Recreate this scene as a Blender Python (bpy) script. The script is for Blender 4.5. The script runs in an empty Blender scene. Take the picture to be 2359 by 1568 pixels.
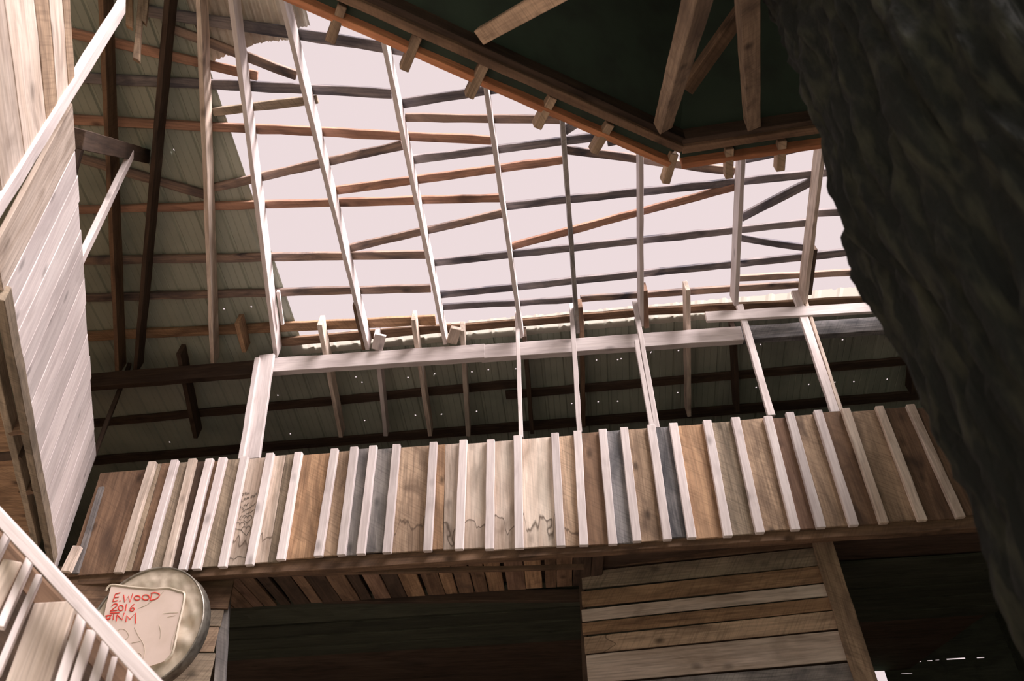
import bpy, bmesh, math, random
from mathutils import Vector as V, Matrix
random.seed(7)
sc = bpy.context.scene
W, H, F = 2359, 1568, 1750.0
# ------------------------------------------------------------------ camera, sky, sun, exposure
CAM = V((0, 0, 1.6))
zc = V((1080 - W/2, 1450 + H/2, -F)).normalized()          # the zenith as the camera sees it
lk = V((0, 0, -1)); yc = (lk - lk.dot(zc)*zc).normalized(); xc = yc.cross(zc)
RM = Matrix((xc, yc, zc))                                   # camera to world
cd = bpy.data.cameras.new('camera'); co = bpy.data.objects.new('camera', cd); sc.collection.objects.link(co)
co.matrix_world = Matrix.Translation(CAM) @ RM.to_4x4()
cd.sensor_width = 36; cd.lens = 36*F/W; cd.clip_start = .02
cd.dof.use_dof = True; cd.dof.focus_distance = 6.6; cd.dof.aperture_fstop = 3.2
sc.camera = co
sc.view_settings.view_transform = 'Standard'; sc.view_settings.look = 'None'
sc.view_settings.exposure = 0; sc.view_settings.gamma = 1
SKY = (.85, .715, .72)
wd = bpy.data.worlds.new('overcast_sky'); sc.world = wd; wd.use_nodes = True
nt = wd.node_tree; bg = nt.nodes['Background']
tcw = nt.nodes.new('ShaderNodeTexCoord'); sxw = nt.nodes.new('ShaderNodeSeparateXYZ')
rpw = nt.nodes.new('ShaderNodeValToRGB')
nt.links.new(tcw.outputs['Generated'], sxw.inputs[0]); nt.links.new(sxw.outputs['Z'], rpw.inputs[0])
e = rpw.color_ramp.elements
e[0].position = .0; e[0].color = (.24, .35, .24, 1)        # trees and ground around the barn
e[1].position = .12; e[1].color = SKY + (1,)
nt.links.new(rpw.outputs[0], bg.inputs[0]); bg.inputs[1].default_value = 1.0
def sun(name, direction, strength, angle, col):
    l = bpy.data.lights.new(name, 'SUN'); l.energy = strength; l.angle = math.radians(angle); l.color = col
    o = bpy.data.objects.new(name, l); sc.collection.objects.link(o)
    o.rotation_euler = V(direction).to_track_quat('Z', 'Y').to_euler()
sun('hazy_sun', (.60, -.46, .66), 15, 44, (1, .875, .86))
sc.cycles.max_bounces = 8; sc.cycles.diffuse_bounces = 5; sc.cycles.use_denoising = True

# ------------------------------------------------------------------ pixels to places
def ray(px, py): return (RM @ V((px - W/2, -(py - H/2), -F))).normalized()
class Plane:
    def __init__(s, p, n): s.p = V(p); s.n = V(n).normalized()
    def at(s, px, py):
        d = ray(px, py); return CAM + d*((s.p - CAM).dot(s.n)/d.dot(s.n))
    def off(s, h): return Plane(s.p + s.n*h, s.n)
def az(a): a = math.radians(a); return V((math.cos(a), math.sin(a), 0))
def vplane(p, a):                                           # upright plane, its normal towards the camera
    n = az(a).cross(V((0, 0, 1)))
    if n.dot(CAM - V(p)) < 0: n = -n
    return Plane(p, n)
MAIN = vplane((0, 5.6, 0), -3.5)                            # face of the batten wall's boards
POSTS = vplane((0, 5.80, 0), -3.5)
BEAM = vplane((0, 5.86, 0), -3.5)
cd_ = MAIN.at(176, 1180)
LEFT = vplane(cd_, 113)
RU = az(-4.2); a0 = math.radians(4.2); sl = math.radians(15.5)
RS = V((math.sin(a0)*math.cos(sl), math.cos(a0)*math.cos(sl), -math.sin(sl)))
RN = RU.cross(RS)
P0 = BEAM.at(1024, 790)
ROOF = Plane(P0, RN); PUR = ROOF.off(.185); SHEET = ROOF.off(.232)
def uv(p): q = p - P0; return q.dot(RU), q.dot(RS)
def fromuv(u, v, h): return P0 + RU*u + RS*v + RN*h

# ------------------------------------------------------------------ materials
def newmat(name):
    m = bpy.data.materials.new(name); m.use_nodes = True; return m, m.node_tree, m.node_tree.nodes['Principled BSDF']
def N(nt, t, **k):
    n = nt.nodes.new(t)
    for a, b in k.items(): setattr(n, a, b)
    return n
def mix(nt, fac, a, b, mode='MIX'):
    n = N(nt, 'ShaderNodeMix', data_type='RGBA', blend_type=mode)
    for i, x in ((0, fac), (6, a), (7, b)):
        if hasattr(x, 'is_linked') or hasattr(x, 'node'): nt.links.new(x, n.inputs[i])
        elif i == 0: n.inputs[0].default_value = x
        else: n.inputs[i].default_value = tuple(x)[:3] + (1,)
    return n.outputs[2]
def ramp(nt, src, p0, p1, c0=(0, 0, 0), c1=(1, 1, 1)):
    r = N(nt, 'ShaderNodeValToRGB'); nt.links.new(src, r.inputs[0])
    r.color_ramp.elements[0].position = p0; r.color_ramp.elements[0].color = tuple(c0) + (1,)
    r.color_ramp.elements[1].position = p1; r.color_ramp.elements[1].color = tuple(c1) + (1,)
    return r.outputs[0]
def wood(name, base, other, dark=(.05, .045, .04), blotch=.5, grain=.5, knots=.6, saw=.3, stain=0):
    m, nt, b = newmat(name)
    tc = N(nt, 'ShaderNodeTexCoord'); oi = N(nt, 'ShaderNodeObjectInfo')
    sh = N(nt, 'ShaderNodeVectorMath', operation='MULTIPLY_ADD')
    cx = N(nt, 'ShaderNodeCombineXYZ'); 
    for i in range(3): nt.links.new(oi.outputs['Random'], cx.inputs[i])
    nt.links.new(cx.outputs[0], sh.inputs[0]); sh.inputs[1].default_value = (37, 53, 71)
    nt.links.new(tc.outputs['Object'], sh.inputs[2])
    def noise(scale, sc_, det, dist=0):
        mp = N(nt, 'ShaderNodeMapping'); mp.inputs['Scale'].default_value = scale
        nt.links.new(sh.outputs[0], mp.inputs[0])
        n = N(nt, 'ShaderNodeTexNoise'); n.inputs['Scale'].default_value = sc_; n.inputs['Detail'].default_value = det
        n.inputs['Distortion'].default_value = dist; nt.links.new(mp.outputs[0], n.inputs[0]); return n.outputs[0]
    n1 = noise((.10, 1, 1), 14, 5, .8)       # broad streaks along the grain
    n2 = noise((.05, 1, 1), 70, 6, .3)      # fine grain
    n3 = noise((.35, 1, 1), 5.0, 7, 1.5)    # weather blotches
    c = mix(nt, ramp(nt, n1, .38, .64), base, other)
    c = mix(nt, mixf(nt, ramp(nt, n2, .42, .72), min(1, grain*1.3)), c, dark)
    c = mix(nt, mixf(nt, ramp(nt, n3, .48, .74), min(1, blotch*1.35)), c, dark)
    n3b = noise((.4, 1, 1), 2.1, 4, .8)
    c = mix(nt, mixf(nt, ramp(nt, n3b, .5, .72), blotch*.6), c, [min(1, x*1.35 + .03) for x in base])
    if knots:
        mp = N(nt, 'ShaderNodeMapping'); mp.inputs['Scale'].default_value = (.8, 1.5, 1.5); nt.links.new(sh.outputs[0], mp.inputs[0])
        vo = N(nt, 'ShaderNodeTexVoronoi'); vo.inputs['Scale'].default_value = 3.4; nt.links.new(mp.outputs[0], vo.inputs[0])
        c = mix(nt, mixf(nt, ramp(nt, vo.outputs['Distance'], .05, .17, (1, 1, 1), (0, 0, 0)), knots), c, [x*.35 for x in dark])
    if saw:
        mp = N(nt, 'ShaderNodeMapping', vector_type='TEXTURE'); mp.inputs['Rotation'].default_value = (0, 0, 1.0); mp.inputs['Scale'].default_value = (.9, .045, .9)
        nt.links.new(sh.outputs[0], mp.inputs[0])
        wv = N(nt, 'ShaderNodeTexNoise'); wv.inputs['Scale'].default_value = 4; wv.inputs['Detail'].default_value = 3
        nt.links.new(mp.outputs[0], wv.inputs[0])
        c = mix(nt, mixf(nt, ramp(nt, wv.outputs[0], .48, .72), saw*.6), c, dark)
    if stain:                                                # old water line near the lower end
        sx = N(nt, 'ShaderNodeSeparateXYZ'); nt.links.new(tc.outputs['Object'], sx.inputs[0])
        wl = noise((.25, 1, 1), 9, 2, .6)
        ma = N(nt, 'ShaderNodeMath', operation='MULTIPLY_ADD'); nt.links.new(wl, ma.inputs[0]); ma.inputs[1].default_value = .62; ma.inputs[2].default_value = -.13
        su = N(nt, 'ShaderNodeMath', operation='SUBTRACT'); nt.links.new(sx.outputs[0], su.inputs[0]); nt.links.new(ma.outputs[0], su.inputs[1])
        c = mix(nt, mixf(nt, ramp(nt, su.outputs[0], .0, .012, (1, 1, 1), (0, 0, 0)), stain*.28), c, dark)
        ab = N(nt, 'ShaderNodeMath', operation='ABSOLUTE'); nt.links.new(su.outputs[0], ab.inputs[0])
        c = mix(nt, mixf(nt, ramp(nt, ab.outputs[0], .002, .022, (1, 1, 1), (0, 0, 0)), stain), c, [x*.6 for x in dark])
    hs = N(nt, 'ShaderNodeHueSaturation'); nt.links.new(c, hs.inputs['Color'])
    vr = N(nt, 'ShaderNodeMapRange'); vr.inputs['To Min'].default_value = .82; vr.inputs['To Max'].default_value = 1.15
    nt.links.new(oi.outputs['Random'], vr.inputs[0]); nt.links.new(vr.outputs[0], hs.inputs['Value'])
    nt.links.new(hs.outputs[0], b.inputs['Base Color']); b.inputs['Roughness'].default_value = .85
    b.inputs['Specular IOR Level'].default_value = .25
    bp = N(nt, 'ShaderNodeBump'); bp.inputs['Strength'].default_value = .35; bp.inputs['Distance'].default_value = .004
    nt.links.new(n2, bp.inputs['Height']); nt.links.new(bp.outputs[0], b.inputs['Normal'])
    return m
def mixf(nt, src, k):
    n = N(nt, 'ShaderNodeMath', operation='MULTIPLY'); nt.links.new(src, n.inputs[0]); n.inputs[1].default_value = k; return n.outputs[0]
M = dict(
    pale=wood('pale_grey_wood', (.80, .69, .60), (.62, .51, .42), (.24, .18, .14), .5, .4, .5, .08),
    pale_stained=wood('pale_stained_wood', (.82, .70, .60), (.66, .53, .43), (.20, .15, .11), .45, .35, .5, .15, .85),
    tan_stained=wood('tan_stained_wood', (.64, .48, .34), (.46, .33, .23), (.13, .09, .065), .6, .5, .8, .6, .7),
    white=wood('bleached_wood', (.86, .79, .77), (.74, .67, .66), (.40, .34, .33), .3, .25, .5, 0),
    tan=wood('tan_wood', (.52, .38, .26), (.35, .25, .17), (.13, .09, .065), .7, .5, .8, .7),
    orange=wood('orange_wood', (.54, .35, .21), (.36, .22, .13), (.13, .08, .05), .6, .5, .8, .6),
    brown=wood('brown_wood', (.26, .165, .105), (.17, .105, .066), (.06, .04, .03), .6, .4, .6, .4),
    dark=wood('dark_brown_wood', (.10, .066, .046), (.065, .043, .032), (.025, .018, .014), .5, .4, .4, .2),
    olive=wood('olive_tan_wood', (.42, .34, .25), (.30, .24, .175), (.12, .1, .075), .6, .5, .6, .8),
    grey=wood('weathered_grey_wood', (.36, .34, .32), (.24, .22, .21), (.07, .07, .075), .7, .5, .6, .5),
    blue=wood('blue_grey_wood', (.30, .29, .29), (.17, .17, .175), (.045, .048, .055), .7, .5, .5, .6),
    red=wood('red_brown_wood', (.36, .23, .16), (.24, .15, .105), (.09, .05, .035), .4, .4, .6, .2),
    fascia=wood('orange_fascia_wood', (.66, .30, .15), (.50, .20, .10), (.16, .07, .04), .5, .4, .5, 0),
    lath=wood('mottled_lath_wood', (.42, .30, .23), (.25, .19, .165), (.05, .048, .06), .9, .4, .7, .2),
    lath_red=wood('reddish_lath_wood', (.50, .29, .20), (.34, .19, .135), (.09, .06, .05), .6, .4, .7, .2),
    lath_grey=wood('grey_lath_wood', (.30, .265, .26), (.16, .15, .16), (.035, .038, .055), .9, .4, .5, .2),
)
def plain(name, col, rough=.6, metal=0, bump=0, scale=6, dirt=None):
    m, nt, b = newmat(name); b.inputs['Base Color'].default_value = tuple(col) + (1,)
    b.inputs['Roughness'].default_value = rough; b.inputs['Metallic'].default_value = metal
    tc = N(nt, 'ShaderNodeTexCoord'); n = N(nt, 'ShaderNodeTexNoise'); n.inputs['Scale'].default_value = scale; n.inputs['Detail'].default_value = 5
    nt.links.new(tc.outputs['Object'], n.inputs[0])
    if dirt: nt.links.new(mix(nt, ramp(nt, n.outputs[0], .42, .68), col, dirt), b.inputs['Base Color'])
    if bump:
        bp = N(nt, 'ShaderNodeBump'); bp.inputs['Strength'].default_value = bump; bp.inputs['Distance'].default_value = .02
        nt.links.new(n.outputs[0], bp.inputs['Height']); nt.links.new(bp.outputs[0], b.inputs['Normal'])
    return m
M['steel'] = plain('painted_roof_steel', (.38, .41, .34), .5, 0, 0, 2.0, (.27, .30, .25))
M['corr'] = plain('dull_corrugated_iron', (.62, .58, .50), .5, .1, 0, 5, (.40, .33, .27))
M['bounce_floor'] = plain('pale_bounce_floor', (.66, .58, .48), .95, 0, .4, 3, (.52, .44, .36))  # unseen floor, made pale to bounce light up onto the purlins
M['darkwall'] = wood('shadowed_plank_wall', (.07, .075, .052), (.05, .055, .04), (.025, .026, .02), .5, .4, .3, .2)  # deep-shade green put into the plank colour
M['black'] = plain('shade_toned_boarding', (.045, .07, .05), .95, 0, 0, 5, (.035, .05, .038))  # green-black of the unlit upper roof put into its base colour
M['rim'] = plain('dull_steel_rim', (.38, .36, .31), .4, .6, .1, 20, (.2, .18, .15))
M['tin'] = plain('dented_tin', (.74, .66, .54), .42, .2, .3, 5, (.44, .38, .28))
M['hide'] = plain('cream_painted_sheet', (.84, .70, .62), .7, 0, .1, 4, (.74, .61, .52))
M['ink_red'] = plain('red_marker', (.72, .07, .05), .6)
M['ink'] = plain('faded_pen', (.12, .10, .08), .8)
M['leaf'] = plain('dead_leaf', (.35, .22, .12), .9)

# ------------------------------------------------------------------ objects
def link(name, me, mat, parent=None, mw=None):
    o = bpy.data.objects.new(name, me); sc.collection.objects.link(o)
    if mat: me.materials.append(M[mat] if isinstance(mat, str) else mat)
    mw = mw or Matrix.Identity(4)
    if parent:
        pw = parent.matrix_basis if not parent.parent else parent.parent.matrix_basis @ parent.matrix_basis
        o.parent = parent; o.matrix_basis = pw.inverted() @ mw
    else: o.matrix_basis = mw
    return o
def tag(o, label, cat=None, group=None, kind=None):
    if label: o['label'] = label
    if cat: o['category'] = cat
    if group: o['group'] = group
    if kind: o['kind'] = kind
    return o
def thing(name, loc, label, cat, group=None):
    o = bpy.data.objects.new(name, None); sc.collection.objects.link(o); o.matrix_basis = Matrix.Translation(loc)
    o.empty_display_size = .1
    return tag(o, label, cat, group)
def frame(A, B, n):                                        # x along AB, z along n
    x = (B - A).normalized(); z = (n - n.dot(x)*x).normalized(); y = z.cross(x)
    m = Matrix((x, y, z)).transposed().to_4x4(); m.translation = A; return m
def timber_mesh(L, w, d, jit=.003, ends=(0, 0), lo=0.0, taper=None):
    """a sawn board from x=0..L, y=-w/2..w/2, z=lo..lo+d with slightly uneven edges; ends = slant of each end"""
    k = max(1, min(24, int(L/.16))); bm = bmesh.new(); rings = []
    for i in range(k + 1):
        t = i/k; x = L*t; j = [random.uniform(-jit, jit) for _ in range(4)]
        ww = w if not taper else w*(taper[0] + (taper[1] - taper[0])*t)
        sl = ends[0]*(1 - t)**8 + ends[1]*t**8
        rings.append([bm.verts.new((x + s*sl/2, s*ww/2 + (j[0] if s > 0 else j[1]), lo + (d if z else 0) + (j[2] if z else j[3])*.5))
                      for s, z in ((-1, 0), (1, 0), (1, 1), (-1, 1))])
    for a, b in zip(rings, rings[1:]):
        for q in range(4): bm.faces.new((a[q], b[q], b[(q+1) % 4], a[(q+1) % 4]))
    bm.faces.new(rings[0]); bm.faces.new(list(reversed(rings[-1])))
    bmesh.ops.recalc_face_normals(bm, faces=bm.faces)
    es = [e for e in bm.edges if e.calc_face_angle(0) > .9]
    bmesh.ops.bevel(bm, geom=es, offset=min(.004, w*.08, d*.12), segments=1, affect='EDGES')
    me = bpy.data.meshes.new('timber'); bm.to_mesh(me); bm.free(); return me
def board(name, A, B, n, w, d, mat, parent=None, jit=.003, ends=(0, 0), lo=0.0, taper=None):
    return link(name, timber_mesh((B - A).length, w, d, jit, ends, lo, taper), mat, parent, frame(A, B, n))
def px_board(name, a, b, plane, w, d, mat, lo=0.0, parent=None, **k):
    return board(name, plane.at(*a), plane.at(*b), plane.n, w, d, mat, parent, lo=lo, **k)
def mesh_obj(name, vs, fs, mat, parent=None, smooth=False):
    o_ = parent.matrix_basis.translation if parent else V((0, 0, 0))
    me = bpy.data.meshes.new(name); me.from_pydata([tuple(V(v)) for v in vs], [], fs); me.update()
    if smooth: me.shade_smooth()
    return link(name, me, mat, parent, Matrix.Identity(4))
def slab(name, pts, n, t, mat, parent=None):               # closed polygon with thickness t along n
    k = len(pts); vs = [V(p) for p in pts] + [V(p) + V(n).normalized()*t for p in pts]
    fs = [tuple(range(k))[::-1], tuple(range(k, 2*k))] + [(i, (i+1) % k, k + (i+1) % k, k + i) for i in range(k)]
    o = mesh_obj(name, vs, fs, mat, parent)
    bm = bmesh.new(); bm.from_mesh(o.data); bmesh.ops.recalc_face_normals(bm, faces=bm.faces); bm.to_mesh(o.data); bm.free()
    return o
def tube(name, paths, r, mat, parent, n=None, flat=1.0):    # pen strokes / wires
    bm = bmesh.new()
    for P in paths:
        prev = None
        for i, p in enumerate(P):
            d = (P[min(i+1, len(P)-1)] - P[max(i-1, 0)]).normalized()
            s = d.cross(n).normalized(); ring = [bm.verts.new(p + s*r*c + n*r*flat*q) for c, q in ((1, 0), (0, 1), (-1, 0), (0, -1))]
            if prev:
                for q in range(4): bm.faces.new((prev[q], ring[q], ring[(q+1) % 4], prev[(q+1) % 4]))
            else: bm.faces.new(ring)
            prev = ring
        bm.faces.new(prev[::-1])
    bmesh.ops.recalc_face_normals(bm, faces=bm.faces)
    me = bpy.data.meshes.new(name); bm.to_mesh(me); bm.free()
    return link(name, me, mat, parent, Matrix.Identity(4))

# ------------------------------------------------------------------ the shell: floor, outer walls, roof sheets
def box(name, x0, x1, y0, y1, z0, z1, mat, kind='structure'):
    vs = [(x, y, z) for z in (z0, z1) for y in (y0, y1) for x in (x0, x1)]
    fs = [(0, 2, 3, 1), (4, 5, 7, 6), (0, 1, 5, 4), (2, 6, 7, 3), (0, 4, 6, 2), (1, 3, 7, 5)]
    o = mesh_obj(name, vs, fs, mat); o['kind'] = kind; return o
box('floor', -6.6, 6.2, -4.2, 10.6, -.15, 0, 'bounce_floor')
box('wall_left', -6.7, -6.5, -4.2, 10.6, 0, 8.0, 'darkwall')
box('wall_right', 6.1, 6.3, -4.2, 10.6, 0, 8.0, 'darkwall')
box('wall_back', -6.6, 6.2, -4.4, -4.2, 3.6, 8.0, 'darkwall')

# far wall: planks with real gaps that let the daylight outside through
FAR = vplane((0, 10.5, 0), -3.5)
fu = az(-3.5)
def far_wall():
    holes = []                                              # px rectangles: x0,x1,y0,y1
    for r in ((2006, 2046, 1530, 1600), (2114, 2124, 1521, 1524), (2136, 2150, 1519, 1522), (2155, 2166, 1518, 1520), (2180, 2226, 1514, 1518),
              (2250, 2270, 1512, 1515), (2076, 2104, 1549, 1551), (1307, 1311, 1535, 1545), (1248, 1250, 1538, 1548), (906, 928, 1560, 1562)):
        a = FAR.at(r[0], (r[2]+r[3])/2); b = FAR.at(r[1], (r[2]+r[3])/2)
        c = FAR.at((r[0]+r[1])/2, r[2]); d = FAR.at((r[0]+r[1])/2, r[3])
        ua, ub = (a - FAR.p).dot(fu), (b - FAR.p).dot(fu); holes.append((min(ua, ub), max(ua, ub), min(c.z, d.z), max(c.z, d.z)))
    us = sorted({-7.0, 7.0, *[h[0] for h in holes], *[h[1] for h in holes]}); zs = sorted({0.0, 5.7, *[h[2] for h in holes], *[h[3] for h in holes]})
    vs, fs = [], []; idx = {}
    def vid(u, z, k):
        if (u, z, k) not in idx:
            idx[(u, z, k)] = len(vs); vs.append(FAR.p + fu*u + V((0, 0, z)) - FAR.n*(.03*k))
        return idx[(u, z, k)]
    for a, b in zip(us, us[1:]):
        for c, d in zip(zs, zs[1:]):
            if any(h[0] <= (a+b)/2 <= h[1] and h[2] <= (c+d)/2 <= h[3] for h in holes): continue
            for k in (0, 1): fs.append((vid(a, c, k), vid(b, c, k), vid(b, d, k), vid(a, d, k)))
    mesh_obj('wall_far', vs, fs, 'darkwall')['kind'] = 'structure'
far_wall()

# nail holes of the dark roof (pixel positions), cut through the sheets
NAILS = [(640,910),(820,868),(834,880),(940,869),(1001,863),(1087,856),(1125,851),(1188,849),(1374,829),(1423,828),(1431,826),(1500,812),(1563,807),
         (1752,793),(1941,782),(669,999),(840,968),(957,956),(1017,954),(1098,947),(1138,946),(1317,929),(1378,925),(1423,924),(1561,904),(1742,892),
         (1863,885),(1923,880),(1967,879),(2044,873),(391,1018),(367,960),(1128,742),(1190,741),(1240,722),(1370,714),(1405,713),(1422,711),(1430,711),
         (1669,694),(1766,687),(1894,680),(1930,677),(516,711),(579,706),(400,346),(671,695)]
UL = (uv(SHEET.at(500, 200))[0] + uv(SHEET.at(572, 430))[0])/2   # right edge of the sheets left of the opening
EA, EB = uv(SHEET.at(1025, 742)), uv(SHEET.at(2000, 657))
def eave_v(u): return EA[1] + (EB[1] - EA[1])*(u - EA[0])/(EB[0] - EA[0])
PRO = [(0, 0), (.012, .016), (.030, .016), (.042, 0), (.094, 0), (.100, .004), (.106, 0), (.158, 0), (.164, .004), (.170, 0)]
PITCH = .229
def roof_sheets():
    vs, fs = [], []; holes = [uv(SHEET.at(*p)) for p in NAILS]
    w = PITCH*4; r = .0075
    def sheet(u0, u1, v0, v1, v0b=None):
        v0b = v0 if v0b is None else v0b
        prof = []; k = math.floor(u0/PITCH) - 1
        while k*PITCH < u1:
            prof += [(k*PITCH + a, h) for a, h in PRO if u0 < k*PITCH + a < u1]; k += 1
        def hh(u):
            a = u % PITCH; q = PRO + [(PITCH, 0)]
            for (a1, h1), (a2, h2) in zip(q, q[1:]):
                if a1 <= a <= a2: return h1 + (h2 - h1)*(a - a1)/(a2 - a1)
            return 0
        hs = [h for h in holes if u0 + .01 < h[0] < u1 - .01 and max(v0, v0b) + .01 < h[1] < v1]
        us = sorted({u0, u1, *[p[0] for p in prof], *[h[0] - r for h in hs], *[h[0] + r for h in hs]})
        ts = sorted({v1, *[h[1] - r for h in hs], *[h[1] + r for h in hs], *[v0 + i*.6 + .3 for i in range(int((v1 - v0)/.6))]})
        ts = [None] + [t for t in ts if t > max(v0, v0b) + .02]
        base = len(vs)
        for t in ts:
            for u in us:
                v = t if t is not None else v0 + (v0b - v0)*(u - u0)/(u1 - u0) + random.uniform(-.004, .004)
                vs.append(fromuv(u, v, .232 + hh(u)))
        n = len(us)
        for j in range(len(ts) - 1):
            for i in range(n - 1):
                uc = (us[i] + us[i+1])/2; vc = None if ts[j] is None else (ts[j] + ts[j+1])/2
                if vc is not None and any(abs(uc - h[0]) < r and abs(vc - h[1]) < r for h in hs): continue
                a = base + j*n + i; fs.append((a, a + 1, a + 1 + n, a + n))
    u = UL - w; k = 0
    while u > -9:
        sheet(u, u + w, -7.5, 5.2); u -= w
    u = UL
    while u < 8:
        sheet(u, u + w, eave_v(u) + .16, 5.2, eave_v(u + w) + .16); u += w
    # unseen sheets right of the opening and behind camera, extended to shade the trunk
    u = EB[0] + .3
    while u < 8: sheet(u, u + w, -7.5, eave_v(u) + .05); u += w
    o = mesh_obj('ceiling', vs, fs, 'steel'); o['kind'] = 'structure'
roof_sheets()

# pale torn strip of sheeting left along the eave side of the opening
def torn_strip(a, b, label):
    u0, u1 = uv(SHEET.at(*a))[0], uv(SHEET.at(*b))[0]; n = max(4, int((u1 - u0)/.03)); vs, fs = [], []
    for i in range(n + 1):
        u = u0 + (u1 - u0)*i/n; e0 = eave_v(u) + random.uniform(-.006, .010) + (.02 if random.random() < .06 else 0)
        hh = .006 if int(u/.057) % 4 == 0 else 0
        for q in (0, 1): vs.append(fromuv(u, (e0, eave_v(u) + .24)[q], .2245 + hh))
    for i in range(n): fs.append((2*i, 2*i + 1, 2*i + 3, 2*i + 2))
    tag(mesh_obj('roof_strip', vs, fs, 'strip'), label, 'roof sheet')
m_, nt_, b_ = newmat('pale_thin_sheeting'); b_.inputs['Base Color'].default_value = (.74, .70, .62, 1); b_.inputs['Roughness'].default_value = .6
tr_ = N(nt_, 'ShaderNodeBsdfTranslucent'); tr_.inputs[0].default_value = (.62, .60, .52, 1); mx_ = N(nt_, 'ShaderNodeMixShader'); mx_.inputs[0].default_value = .5
nt_.links.new(b_.outputs[0], mx_.inputs[1]); nt_.links.new(tr_.outputs[0], mx_.inputs[2]); nt_.links.new(mx_.outputs[0], nt_.nodes['Material Output'].inputs[0])
M['strip'] = m_
torn_strip((650, 745), (1010, 735), 'pale strip of thin sheeting between the orange and brown eave purlins')
torn_strip((1025, 742), (1460, 700), 'torn pale strip of thin sheeting along the bottom middle of the opening')
torn_strip((1466, 700), (2060, 650), 'pale strip of thin sheeting along the bottom right of the opening')

# corrugated iron patch over the top left corner of the opening
def corrugated(name, u0, u1, v0, edge, label):
    vs, fs = [], []; n = int((u1 - u0)/.012)
    for i in range(n + 1):
        u = u0 + (u1 - u0)*i/n; h = .262 + .009*math.sin(u/.062*2*math.pi)
        ve = edge(u) + random.uniform(-.008, .008)
        for j in range(3): vs.append(fromuv(u, v0 + (ve - v0)*j/2, h))
    for i in range(n):
        for j in range(2): a = i*3 + j; fs.append((a, a+1, a+4, a+3))
    o = mesh_obj(name, vs, fs, 'corr'); md = o.modifiers.new('t', 'SOLIDIFY'); md.thickness = .0015
    tag(o, label, 'roof sheet')
c0 = uv(SHEET.at(492, 78)); c1 = uv(SHEET.at(588, 102)); c2 = uv(SHEET.at(662, 84)); c3 = uv(SHEET.at(712, 62))
corrugated('corrugated_roof_sheet', uv(SHEET.at(405, 20))[0], c2[0], -6.2, lambda u: c1[1] + (.0 if u > c1[0] else (c1[0] - u)*.25), 'rusty corrugated iron sheet over the upper left corner of the opening')
corrugated('corrugated_roof_sheet', c2[0] + .005, c3[0] , -6.2, lambda u: c3[1], 'narrow strip of corrugated iron beside the tall leaning rafter at the top')
c4 = uv(SHEET.at(770, 12))
corrugated('corrugated_roof_sheet', c3[0] + .005, c4[0] + .3, -6.2, lambda u: c4[1], 'corrugated iron edge just showing at the top beside the dark upper roof')

# ------------------------------------------------------------------ rafters (bottom edge from eave side to ridge side)
def ext(a, b, t): return (a[0] + (b[0]-a[0])*t, a[1] + (b[1]-a[1])*t)
RAFT = [ # bottom px, top px, extend, mat, label
    ((270, 862), (236, 107), 1.25, 'brown', 'brown rafter in the shadows at the far left, nearest the pale plank wall'),
    ((310, 860), (384, 0), 1.3, 'dark', 'almost black leaning rafter against the ribbed metal roof on the left'),
    ((489, 846), (456, 0), 1.3, 'pale', 'weathered brown upright rafter against the metal roof just left of the opening'),
    ((635, 822), (531, 0), 1.3, 'white', 'white-sided rafter along the left edge of the bright opening'),
    ((846, 806), (648, 0), 1.3, 'white', 'long leaning rafter, second from the left across the bright opening'),
    ((1026, 794), (872, 43), 1.6, 'white', 'leaning rafter reaching the dark upper roof near its top left end'),
    ((1202, 779), (1115, 175), 1.5, 'white', 'slightly leaning rafter whose foot is beside the leftmost thin post'),
    ((1332, 768), (1293, 236), 1.5, 'grey', 'thin near-black rafter in the middle of the bright opening'),
    ((1479, 752), (1477, 320), 1.5, 'white', 'straight upright rafter with a pale left face, right of the near-black one'),
    ((1696, 704), (1714, 345), 1.5, 'white', 'wide pale rafter under the right corner of the dark upper roof'),
    ((1855, 700), (1898, 350), 1.4, 'pale', 'rightmost leaning rafter, next to the tree trunk')]
for a, b, t, m, lab in RAFT:
    tag(px_board('rafter', a, ext(a, b, t), ROOF, .038, .185, m, jit=.0025), lab, 'rafter', 'roof rafters')
# sistered scabs and braces beside rafters
for nm, a, b, m, lab, w, off in (
    ('timber_scab', (838, 806), (815, 703), 'brown', 'short brown scab nailed to the left of the second rafter foot', .03, 0),
    ('timber_scab', (1341, 768), (1337, 708), 'red', 'short red-brown scab beside the foot of the near-black rafter', .045, 0),
    ('timber_scab', (1490, 756), (1487, 670), 'red', 'brown scab at the foot of the straight upright rafter', .045, 0),
    ('timber_scab', (1866, 680), (1880, 575), 'dark', 'dark scab on the right of the rafter next to the tree trunk', .03, 0)):
    tag(px_board(nm, a, b, ROOF, w, .15, m, lo=.0), lab, 'timber')
tag(px_board('timber_brace', (651, 748), (640, 672), ROOF.off(.10), .03, .03, 'white'), 'small pale stick beside the foot of the leftmost white rafter', 'timber')

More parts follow.
